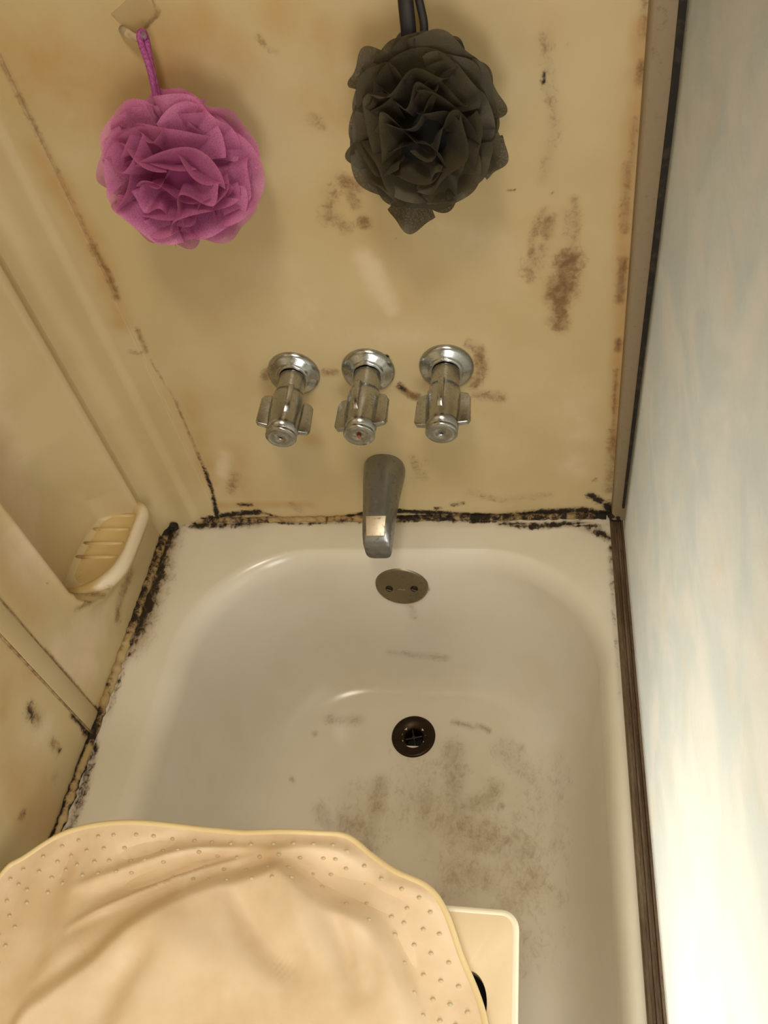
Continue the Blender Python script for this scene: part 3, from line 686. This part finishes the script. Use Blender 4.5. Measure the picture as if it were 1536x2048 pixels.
# spout
sp = empty('tub_spout', (.382, 0, .115), 'pitted chrome tub spout sticking out below the tap handles', 'tub spout')
def sect(y, zc, hw, ht, hb, e, xc=.3815, n=40):
    out = []
    for k in range(n):
        a = 2 * PI * k / n; c, s = math.cos(a), math.sin(a)
        r = 1 / (abs(c) ** e + abs(s) ** e) ** (1 / e)
        out.append((xc + hw * r * c, y, zc + (ht if s > 0 else hb) * r * s))
    return out
S_ = [(0.001, .112, .0290, .0290, .028, 2.2), (-.004, .112, .0300, .0300, .029, 2.2), (-.012, .112, .0300, .0295, .029, 2.3), (-.030, .111, .0285, .0275, .027, 2.4), (-.050, .109, .0262, .0245, .026, 2.6),
      (-.072, .106, .0238, .0215, .027, 2.8), (-.094, .102, .0218, .0190, .030, 3.2), (-.108, .099, .0208, .0170, .032, 3.6), (-.118, .0955, .0200, .0140, .031, 4), (-.126, .0915, .0192, .0080, .028, 4.5), (-.130, .0890, .0180, .0020, .024, 4.5)]
V = []
for i in range(len(S_) - 1):
    for q in range(4):
        u = q / 4; V += sect(*[S_[i][j] * (1 - u) + S_[i + 1][j] * u for j in range(6)])
V += sect(*S_[-1])
nr = len(V) // 40
F = grid_faces(40, nr, True) + [tuple(range(40))[::-1], tuple(range((nr - 1) * 40, nr * 40))]
link('spout_body', mesh('spout_body', V, F), M_spout, sp)
# flat plate near the tip, brighter than the spout
bm = bmesh.new(); vs = [bm.verts.new(p) for p in [(.3670, -.0985, .1190), (.3960, -.0985, .1190), (.3945, -.1235, .1055), (.3685, -.1235, .1055)]]
vb = [bm.verts.new(v.co + Vector((0, 0, .0022))) for v in vs]
bm.faces.new(vs[::-1]); bm.faces.new(vb)
for i in range(4): bm.faces.new((vs[i], vs[(i + 1) % 4], vb[(i + 1) % 4], vb[i]))
M_bright = metal('bright_metal', srgb(214, 204, 186), .42, .5)
tag(from_bm('diverter_plate', bm, M_bright, sp, True, .0012, 3), 'bright flat pad')

# ------------------------------------------------------------------ bath poufs
def netting(name, base, dark, alpha):
    t = NT(name)
    n1 = t.noise(900, 2, .5); n2 = t.noise(14, 3)
    col = t.mix(t.ramp(n2, .35, .65), base, dark)
    em = t.ramp(t.attr('edge_pos'), .80, 1.0, 0, .35)
    col = t.mix(em, col, tuple(min(1, x * 1.5) for x in base))  # lighter ruffle edges: doubled fold and edge highlight painted into the colour
    t.set(col, .55, 0, Sheen_Weight=.06)
    tr = t.n('ShaderNodeBsdfTranslucent'); t.l(col, tr.inputs[0])
    tp = t.n('ShaderNodeBsdfTransparent')
    m1 = t.n('ShaderNodeMixShader'); m1.inputs[0].default_value = .26; t.l(t.b.outputs[0], m1.inputs[1]); t.l(tr.outputs[0], m1.inputs[2])
    m2 = t.n('ShaderNodeMixShader'); t.l(t.ramp(n1, .45, .65, alpha[0], alpha[1]), m2.inputs[0]); t.l(m1.outputs[0], m2.inputs[1]); t.l(tp.outputs[0], m2.inputs[2])
    t.l(m2.outputs[0], t.out.inputs[0]); return t.m
def make_pouf(name, c, R, seed, mat, core_mat, label, squash=(1, .9, 1.05), axis_=(.15, -.95, .12), extra=()):
    rng = random.Random(seed)
    root = empty(name, c, label, 'bath pouf', 'mesh bath poufs hanging on the end wall')
    ax = Vector(axis_).normalized(); V = []; F = []; EDGE_POS = []
    c = Vector(c)
    def ruffle(d, u, half, R, amp, k, ph, flare, r0=.22):
        d = d.normalized(); u = (u - u.dot(d) * d).normalized(); v = d.cross(u)
        nu, nv = 34, 11; base = len(V)
        cup = rng.uniform(-.22, .22)
        for j in range(nv):
            tt = j / (nv - 1)
            for i in range(nu):
                s = 2 * i / (nu - 1) - 1
                a = half * s * (.55 + .45 * tt)
                wob = amp * (tt ** 1.4) * (math.sin(k * s * 2.2 + ph) + .45 * math.sin(k * 2.3 * s + ph * 2.1))
                lift = flare * tt * tt + cup * (s * s - .4) * tt
                dd = d * math.cos(a) + u * math.sin(a)
                edge = 1 - .10 * abs(s) ** 3 + .035 * math.sin(5.1 * s + ph)
                rad = R * (r0 + (edge - r0) * tt ** .85)
                p = dd * rad + v * R * (wob + lift) 
                EDGE_POS.append(tt)
                V.append((c.x + p.x * squash[0], min(c.y + p.y * squash[1], -.0035), c.z + p.z * squash[2]))
        for j in range(nv - 1):
            for i in range(nu - 1):
                q = base + j * nu + i; F.append((q, q + 1, q + nu + 1, q + nu))
    Np = 84
    for k in range(Np):
        h = 1 - 2 * (k + .5) / Np; ph = k * 2.39996 + rng.uniform(-.3, .3)
        s_ = math.sqrt(1 - h * h)
        e1 = ax.orthogonal().normalized(); e2 = ax.cross(e1)
        d = ax * h + e1 * s_ * math.cos(ph) + e2 * s_ * math.sin(ph)
        u = ax.cross(d)
        if u.length < .3: u = Vector((1, 0, .1)).cross(d).cross(d) + Vector((1, 0, 0))
        u = u.normalized() + Vector([rng.uniform(-.55, .55) for _ in range(3)]) + Vector((.45 * (1 if u.x > 0 else -1) * 3, 0, .25)) * max(0, h)
        front = h > .35
        ruffle(d, u, rng.uniform(.40, .72) * (1 if not front else .95), R * rng.uniform(.84, 1.05), rng.uniform(.05, .12) * (1.5 if front else 1), rng.uniform(1.0, 2.6), rng.uniform(0, 6.3), rng.uniform(-.18, .22))
    for dv, uv, half, Rs in extra:
        ruffle(Vector(dv), Vector(uv), half, R * Rs, .05, 1.5, rng.uniform(0, 6), .03, .4)
    me = mesh('netting', V, F); set_attr(me, 'edge_pos', EDGE_POS); link('netting', me, mat, root)
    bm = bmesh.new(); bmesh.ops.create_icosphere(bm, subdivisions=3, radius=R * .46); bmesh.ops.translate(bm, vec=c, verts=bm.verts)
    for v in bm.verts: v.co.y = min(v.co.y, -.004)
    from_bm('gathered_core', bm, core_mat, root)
    return root
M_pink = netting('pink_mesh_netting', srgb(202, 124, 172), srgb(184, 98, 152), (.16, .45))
M_pinkc = plain('pink_core_shade', srgb(140, 52, 104), .8)  # core coloured darker than the netting for the shade inside the pouf
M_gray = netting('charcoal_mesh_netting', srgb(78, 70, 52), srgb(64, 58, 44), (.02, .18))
M_grayc = plain('charcoal_core_shade', srgb(14, 12, 9), .8)  # near-black core: shade of the deep crevices put into its colour
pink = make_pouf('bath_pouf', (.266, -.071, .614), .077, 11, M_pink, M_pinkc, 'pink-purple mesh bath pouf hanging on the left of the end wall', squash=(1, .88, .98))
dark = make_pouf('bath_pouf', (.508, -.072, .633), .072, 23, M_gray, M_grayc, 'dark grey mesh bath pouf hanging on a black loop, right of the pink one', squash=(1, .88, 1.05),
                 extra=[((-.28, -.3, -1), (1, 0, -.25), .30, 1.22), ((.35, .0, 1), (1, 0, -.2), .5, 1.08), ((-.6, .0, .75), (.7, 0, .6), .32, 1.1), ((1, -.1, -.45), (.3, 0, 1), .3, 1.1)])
def satin(name, col, col2):
    t = NT(name); a = t.noise(700, 2, .5, stretch=(1, 1, .3)); t.set(t.mix(t.ramp(a, .4, .6), col, col2), .6, 0); t.bump(a, .3, .0006); return t.m
M_loopp = satin('purple_cord', srgb(168, 84, 150), srgb(140, 58, 122)); M_loopk = satin('black_cord', srgb(12, 12, 16), srgb(22, 21, 24))
def loop(pts, w, flat, mat, root, fd=(0, -1, 0)):
    P = [Vector(p) for p in pts]; Q = []
    for i in range(len(P) - 1):
        p0, p1, p2, p3 = P[max(i - 1, 0)], P[i], P[i + 1], P[min(i + 2, len(P) - 1)]
        for s in range(8):
            u = s / 8; Q.append(.5 * ((2 * p1) + (p2 - p0) * u + (2 * p0 - 5 * p1 + 4 * p2 - p3) * u * u + (3 * p1 - p0 - 3 * p2 + p3) * u ** 3))
    Q.append(P[-1]); V, F = tube(Q, w, 12, flat=flat, flat_dir=fd)
    return link('hanging_loop', mesh('hanging_loop', V, F), mat, root)
# pink loop: two strands side by side, joined over the hook
loop([(0.2595, -0.0620, 0.6690), (0.2579, -0.0460, 0.7010), (0.2508, -0.0300, 0.7175), (0.2495, -0.0240, 0.7241), (0.2520, -0.0200, 0.7249), (0.2536, -0.0220, 0.7185), (0.2580, -0.0420, 0.6994), (0.2615, -0.0600, 0.6679)], .0030, 1.0, M_loopp, pink)
loop([(0.5009, -0.0500, 0.6841), (0.5012, -0.0440, 0.7103), (0.5003, -0.0340, 0.7266), (0.5004, -0.0200, 0.7412), (0.5057, -0.0170, 0.7501), (0.5085, -0.0200, 0.7402), (0.5113, -0.0300, 0.7239), (0.5147, -0.0420, 0.7080), (0.5125, -0.0500, 0.6910)], [.0068] * 20 + [.0055] * 12 + [.0036] * 33, .5, M_loopk, dark, fd=(1, 0, 0))

# clear adhesive hooks
t = NT('clear_plastic'); t.set((.93, .90, .82), .12, 0, Transmission_Weight=.88, IOR=1.42); M_clear = t.m
t = NT('clear_adhesive_pad'); a = t.noise(60, 4); t.set((.97, .95, .90), .1, 0, Transmission_Weight=1.0, IOR=1.03); M_pad = t.m
def hook(corners, prong, label, grp=None):
    cc = sum((Vector(p) for p in corners), Vector()) / 4
    h = empty('adhesive_hook', (cc.x, -.003, cc.z), label, 'wall hook', grp)
    bm = bmesh.new(); a = [bm.verts.new((p[0], 0.0002, p[2])) for p in corners]; b = [bm.verts.new((p[0], -.0012, p[2])) for p in corners]
    bm.faces.new(a); bm.faces.new(b[::-1])
    for i in range(4): bm.faces.new((a[i], a[(i + 1) % 4], b[(i + 1) % 4], b[i]))
    from_bm('adhesive_pad', bm, M_pad, h, False, .0008)
    V, F = tube(prong, [.0042, .0040, .0036, .0034, .0034, .0030][:len(prong)], 12)
    link('prong', mesh('prong', V, F), M_clear, h)
hook([(0.2650, 0.0000, 0.7308), (0.2324, 0.0000, 0.7155), (0.2180, 0.0000, 0.7372), (0.2545, 0.0000, 0.7546)], [(0.2245, -0.0010, 0.7229), (0.2291, -0.0080, 0.7232), (0.2382, -0.0160, 0.7216), (0.2450, -0.0200, 0.7201), (0.2498, -0.0220, 0.7203), (0.2547, -0.0260, 0.7242)], 'clear plastic adhesive hook holding up the pink pouf')
hook([(0.5168, 0.0000, 0.7482), (0.5194, 0.0000, 0.7698), (0.4943, 0.0000, 0.7730), (0.4911, 0.0000, 0.7514)], [(0.5046, -0.0010, 0.7537), (0.5052, -0.0060, 0.7543), (0.5055, -0.0110, 0.7528), (0.5051, -0.0120, 0.7494), (0.5064, -0.0200, 0.7531), (0.5075, -0.0240, 0.7585)], 'clear adhesive hook above the dark grey pouf, at the top edge')

# ------------------------------------------------------------------ bath bench and the padded mat on it
ZB = .108
t = NT('cream_plastic'); a = t.noise(30, 3); t.set(t.mix(a, srgb(238, 220, 188), srgb(232, 210, 176)), .32); t.bump(t.noise(300, 2), .05, .0005); M_bench = t.m
bench = empty('bath_bench', (.33, -.75, ZFLOOR), 'cream plastic bath bench board with an oval slot, under the beige pad', 'bath bench')
bx0, bx1, by0 = .100, .5795, -.592
def rr_pts(x0, x1, y0, y1, r, n=8):
    out = []
    for cx, cy, a0 in ((x1 - r, y0 - r, 0), (x0 + r, y0 - r, PI / 2), (x0 + r, y1 + r, PI), (x1 - r, y1 + r, 1.5 * PI)):
        for i in range(n + 1):
            a = a0 + PI / 2 * i / n; out.append((cx + r * math.cos(a), cy + r * math.sin(a)))
    return out
bm = bmesh.new()
R0 = rr_pts(bx0, bx1, by0, -.93, .014)
hc = (.538, -.672); hole = [(hc[0] + .016 * math.cos(a), hc[1] + .026 * math.sin(a)) for a in np.linspace(0, 2 * PI, 37)[:-1]]
def face_ring(z, flip):
    vo = [bm.verts.new((x, y, z)) for x, y in R0]; vh = [bm.verts.new((x, y, z)) for x, y in hole]
    es = [bm.edges.new((vo[i], vo[(i + 1) % len(vo)])) for i in range(len(vo))] + [bm.edges.new((vh[i], vh[(i + 1) % len(vh)])) for i in range(len(vh))]
    bmesh.ops.triangle_fill(bm, edges=es, use_beauty=True); return vo, vh
to, th = face_ring(ZB, 0); bo, bh = face_ring(ZB - .022, 1)
for A, B in ((to, bo), (th, bh)):
    for i in range(len(A)): bm.faces.new((A[i], A[(i + 1) % len(A)], B[(i + 1) % len(A)], B[i]))
from_bm('seat_board', bm, M_bench, bench, True, .0045, 3)
Rr = rr_pts(bx0 + .0018, bx1 - .0018, by0 - .0018, -.93 + .0018, .0125)
V, F = tube([(x, y, ZB - .0042) for x, y in Rr], .0046, 12, closed=True)
t = NT('pale_rim'); t.set(srgb(248, 240, 220), .3)  # near-white tube round the board edge
tag(link('rounded_rim', mesh('rounded_rim', V, F), t.m, bench), 'paler rounded edge rim')
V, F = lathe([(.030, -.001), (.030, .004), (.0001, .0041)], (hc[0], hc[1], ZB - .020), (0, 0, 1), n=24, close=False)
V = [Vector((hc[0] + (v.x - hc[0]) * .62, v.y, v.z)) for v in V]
link('slot_shade', mesh('slot_shade', V, F), M_black, bench)  # black disc added below the slot, stands in for the shade under the board
for lx in (.27, .50):
    for ly in (-.69, -.86):
        V, F = lathe([(.014, 0), (.014, ZB - .02 - ZFLOOR - .012)], (lx, ly, ZFLOOR + .010), (0, 0, 1), n=24)
        lg = link('leg', mesh('leg', V, F), M_alu, bench)
        V, F = lathe([(.019, -.002), (.020, .006), (.016, .022), (.0145, .024)], (lx, ly, ZFLOOR), (0, 0, 1), n=24)
        link('rubber_foot', mesh('rubber_foot', V, F), M_gasket, lg)

# pad
t = NT('beige_vinyl'); a = t.noise(9, 4, .6); b = t.noise(420, 3, .6); c_ = t.noise(60, 5, .6)
col = t.mix(t.ramp(a, .35, .65), srgb(238, 216, 188), srgb(222, 196, 162)); t.set(col, .48); t.bump(t.math('ADD', t.math('MULTIPLY', b, .25), c_), .22, .0009); M_vinyl = t.m
t = NT('cream_piping'); t.set(srgb(232, 212, 164), .4); M_pipe = t.m
t = NT('vinyl_stud'); t.set(srgb(206, 188, 156), .3); M_stud = t.m
pad = empty('bath_pad', (.3, -.7, ZB), 'beige vinyl pad with cream piping and tiny studs, rumpled over the bench', 'bath pad')
ctrl = [(0.0293, -0.5961), (0.0455, -0.5782), (0.0875, -0.5481), (0.1550, -0.5352), (0.2539, -0.5347), (0.2995, -0.5361), (0.3650, -0.5326), (0.4027, -0.5324), (0.4315, -0.5493), (0.4592, -0.5651), (0.4932, -0.5785), (0.5119, -0.5987), (0.5284, -0.6337), (0.5538, -0.6892)]
ctrl = [Vector((x, y)) for x, y in ctrl] + [Vector((.565, -.78)), Vector((.57, -.86)), Vector((.53, -.905)), Vector((.40, -.915)), Vector((.20, -.915)), Vector((.07, -.90)), Vector((.022, -.86)), Vector((.015, -.75)), Vector((.014, -.66))]
B = []
nc = len(ctrl)
for i in range(nc):
    p0, p1, p2, p3 = ctrl[i - 1], ctrl[i], ctrl[(i + 1) % nc], ctrl[(i + 2) % nc]
    for s in range(16):
        u = s / 16; B.append(.5 * ((2 * p1) + (p2 - p0) * u + (2 * p0 - 5 * p1 + 4 * p2 - p3) * u * u + (3 * p1 - p0 - 3 * p2 + p3) * u ** 3))
B = np.array([(p.x, p.y) for p in B])
PK = np.array((0.3393, -0.5683)); PC = np.array((.31, -.76))
def seg_d(P, a, b):
    a = np.array(a); b = np.array(b); ab = b - a; t_ = np.clip(((P - a) @ ab) / (ab @ ab), 0, 1); return np.linalg.norm(P - (a + t_[:, None] * ab), axis=1), t_
def edge_dist(P):
    d = np.full(len(P), 9.)
    for i in range(0, len(B)):
        dd, _ = seg_d(P, B[i], B[(i + 1) % len(B)]); d = np.minimum(d, dd)
    return d
def H_(*p): return [np.array(q) for q in p]
folds = [  # polyline, width, height (tapered to nothing at both ends)
 (H_((0.2938, -0.5873), (0.3154, -0.6162), (0.3437, -0.6472), (0.3826, -0.6712)), .013, -.014), (H_((0.3393, -0.5683), (0.3627, -0.5943), (0.3778, -0.6205), (0.4038, -0.6571)), .015, .009),
 (H_((0.3942, -0.6013), (0.4122, -0.6267), (0.4271, -0.6551), (0.4386, -0.6863)), .010, -.010), (H_((0.4369, -0.6247), (0.4468, -0.6452), (0.4560, -0.6808)), .010, -.006),
 (H_((0.3473, -0.5551), (0.2957, -0.5544), (0.2417, -0.5599), (0.1854, -0.5784), (0.1108, -0.6087)), .0065, .010),
 (H_((0.3481, -0.5591), (0.2927, -0.5647), (0.2377, -0.5849), (0.1667, -0.6217), (0.1268, -0.6483)), .0045, .008), (H_((0.3396, -0.5567), (0.2703, -0.5632), (0.2051, -0.5872), (0.1322, -0.6194)), .009, -.008),
 (H_((0.2357, -0.5389), (0.2003, -0.5543), (0.1539, -0.5703)), .008, -.006), (H_((0.3234, -0.5567), (0.3805, -0.5470), (0.4341, -0.5554)), .012, .010),
 (H_((0.3521, -0.5658), (0.4068, -0.5805), (0.4835, -0.5936)), .013, -.009), (H_((0.4420, -0.5780), (0.4824, -0.5822), (0.5079, -0.5963)), .009, .007),
 (H_((0.0974, -0.5607), (0.0938, -0.6024), (0.1087, -0.6450)), .015, -.007), (H_((0.1680, -0.6404), (0.1339, -0.6795), (0.1068, -0.7288)), .018, .009),
 (H_((0.2292, -0.6542), (0.2105, -0.6901), (0.2051, -0.7310)), .016, -.009), (H_((0.2454, -0.6396), (0.2768, -0.6591), (0.3222, -0.6805)), .022, .006), (H_((0.4664, -0.6173), (0.4895, -0.6579), (0.5017, -0.6925)), .012, -.005)]
plat = np.array([(0.1103, -0.7351), (0.1402, -0.6961), (0.1711, -0.6677), (0.1962, -0.6343), (0.2351, -0.6057), (0.2773, -0.5851), (0.3169, -0.5737), (0.3413, -0.5652), (0.3640, -0.5744), (0.3930, -0.5945), (0.4241, -0.6027), (0.4503, -0.6172), (0.4722, -0.6431), (0.4959, -0.6994), (.50, -.85), (.10, -.85)])
_q = []
for i in range(len(plat)):
    p0, p1, p2, p3 = plat[i - 1], plat[i], plat[(i + 1) % len(plat)], plat[(i + 2) % len(plat)]
    for k in range(6):
        u = k / 6; _q.append(.5 * ((2 * p1) + (p2 - p0) * u + (2 * p0 - 5 * p1 + 4 * p2 - p3) * u * u + (3 * p1 - p0 - 3 * p2 + p3) * u ** 3))
plat = np.array(_q)
def poly_sd(P, G):
    d = np.full(len(P), 9.); ins = np.zeros(len(P), bool)
    for i in range(len(G)):
        a, b = G[i], G[(i + 1) % len(G)]; dd, _ = seg_d(P, a, b); d = np.minimum(d, dd)
        cnd = (a[1] > P[:, 1]) != (b[1] > P[:, 1])
        xi = a[0] + (P[:, 1] - a[1]) / (b[1] - a[1] + 1e-12) * (b[0] - a[0])
        ins ^= cnd & (P[:, 0] < xi)
    return np.where(ins, d, -d)
def pad_z(P):
    P = np.asarray(P, float); ed = edge_dist(P)
    e = np.clip(ed / .16, 0, 1); z = .005 + .012 * (e * e * (3 - 2 * e))
    sd = np.clip((poly_sd(P, plat) + .010) / .026, 0, 1); z = z + .022 * sd * sd * (3 - 2 * sd)
    for pl, wd, ht in folds:
        C_ = [pl[0]] + list(pl) + [pl[-1]]; Q = []
        for k in range(1, len(C_) - 2):
            for q in range(12):
                u = q / 12; p0, p1, p2, p3 = C_[k - 1:k + 3]
                Q.append(.5 * ((2 * p1) + (p2 - p0) * u + (2 * p0 - 5 * p1 + 4 * p2 - p3) * u * u + (3 * p1 - p0 - 3 * p2 + p3) * u ** 3))
        Q = np.array(Q); g = np.zeros(len(P))
        for k in range(len(Q) - 1):
            d, t_ = seg_d(P, Q[k], Q[k + 1]); f = (k + t_) / (len(Q) - 1)
            g = np.maximum(g, np.exp(-(d / wd) ** 2) * np.sin(np.pi * np.clip(f, 0, 1)) ** .7)
        z = z + ht * g * np.clip(ed / .02, 0, 1)
    # the border waves a little
    ang = np.arctan2(P[:, 1] - PC[1], P[:, 0] - PC[0])
    z = z + .004 * np.exp(-(ed / .03) ** 2) * (1 + np.sin(ang * 9 + 1)) 
    return ZB + .001 + z
rings = []; fr = np.r_[np.linspace(1, .90, 12), np.linspace(.885, .02, 76)]
for q in fr: rings.append(PC + (B - PC) * q)
P2 = np.concatenate(rings); Z = pad_z(P2)
nb = len(B); V = np.c_[P2, Z]; nt = len(V)
F = grid_faces(nb, len(fr), True) + [tuple(range(nt - nb, nt))]
Vb = np.c_[B, np.full(nb, 0.)]; Vb[:, 2] = Z[:nb] - .0035
Vc = np.c_[PC + (B - PC) * .97, np.maximum(Z[:nb] - .0045, ZB + .0006)]
Vd = np.c_[PC + (B - PC) * .05, np.full(nb, ZB + .0006)]
V = np.concatenate([V, Vb, Vc, Vd])
for a, b in ((0, nt), (nt, nt + nb), (nt + nb, nt + 2 * nb)):
    for i in range(nb):
        F.append((a + i, b + i, b + (i + 1) % nb, a + (i + 1) % nb))
F.append(tuple(range(nt + 2 * nb, nt + 3 * nb))[::-1])
me = mesh('cover', V, F); cover = link('cover', me, M_vinyl, pad)
V, F = tube([(x, y, z - .0012) for (x, y), z in zip(PC + (B - PC) * 1.0, Z[:nb])], .0032, 10, closed=True)
tag(link('piping', mesh('piping', V, F), M_pipe, pad), 'cream piping along the edge')
# rows of tiny studs set in from the border
L_ = np.r_[0, np.cumsum(np.linalg.norm(np.roll(B, -1, 0) - B, axis=1))]
nrm_ = np.roll(B, -1, 0) - np.roll(B, 1, 0); nrm_ = np.c_[-nrm_[:, 1], nrm_[:, 0]]; nrm_ /= np.linalg.norm(nrm_, axis=1)[:, None]
if np.mean(np.sum(nrm_ * (PC - B), axis=1)) < 0: nrm_ = -nrm_
bm = bmesh.new(); pts = []
for r, off in enumerate((.013, .026, .039, .052)):
    s = .011 * (r % 2)
    while s < L_[-1]:
        i = min(np.searchsorted(L_, s), nb) % nb; p = B[i] + nrm_[i] * off
        if edge_dist(p[None])[0] > off - .004 and p[1] > -.80 and all(np.hypot(*(p - q_)) > .0125 for q_ in pts): pts.append(p)
        s += .0225
pz = pad_z(np.array(pts)); gz = pad_z(np.array(pts) + (.002, 0)); gy = pad_z(np.array(pts) + (0, .002))
for p, z, a, b in zip(pts, pz, gz, gy):
    nn = Vector((-(a - z) / .002, -(b - z) / .002, 1)).normalized()
    r = bmesh.ops.create_uvsphere(bm, u_segments=8, v_segments=6, radius=1)
    bmesh.ops.scale(bm, vec=(.0026, .0019, .0016), verts=r['verts'])
    bmesh.ops.rotate(bm, cent=(0, 0, 0), matrix=Vector((0, 0, 1)).rotation_difference(nn).to_matrix(), verts=r['verts'])
    bmesh.ops.translate(bm, vec=(p[0], p[1], z + .0002), verts=r['verts'])
studs = from_bm('studs', bm, M_stud, pad); studs['kind'] = 'stuff'
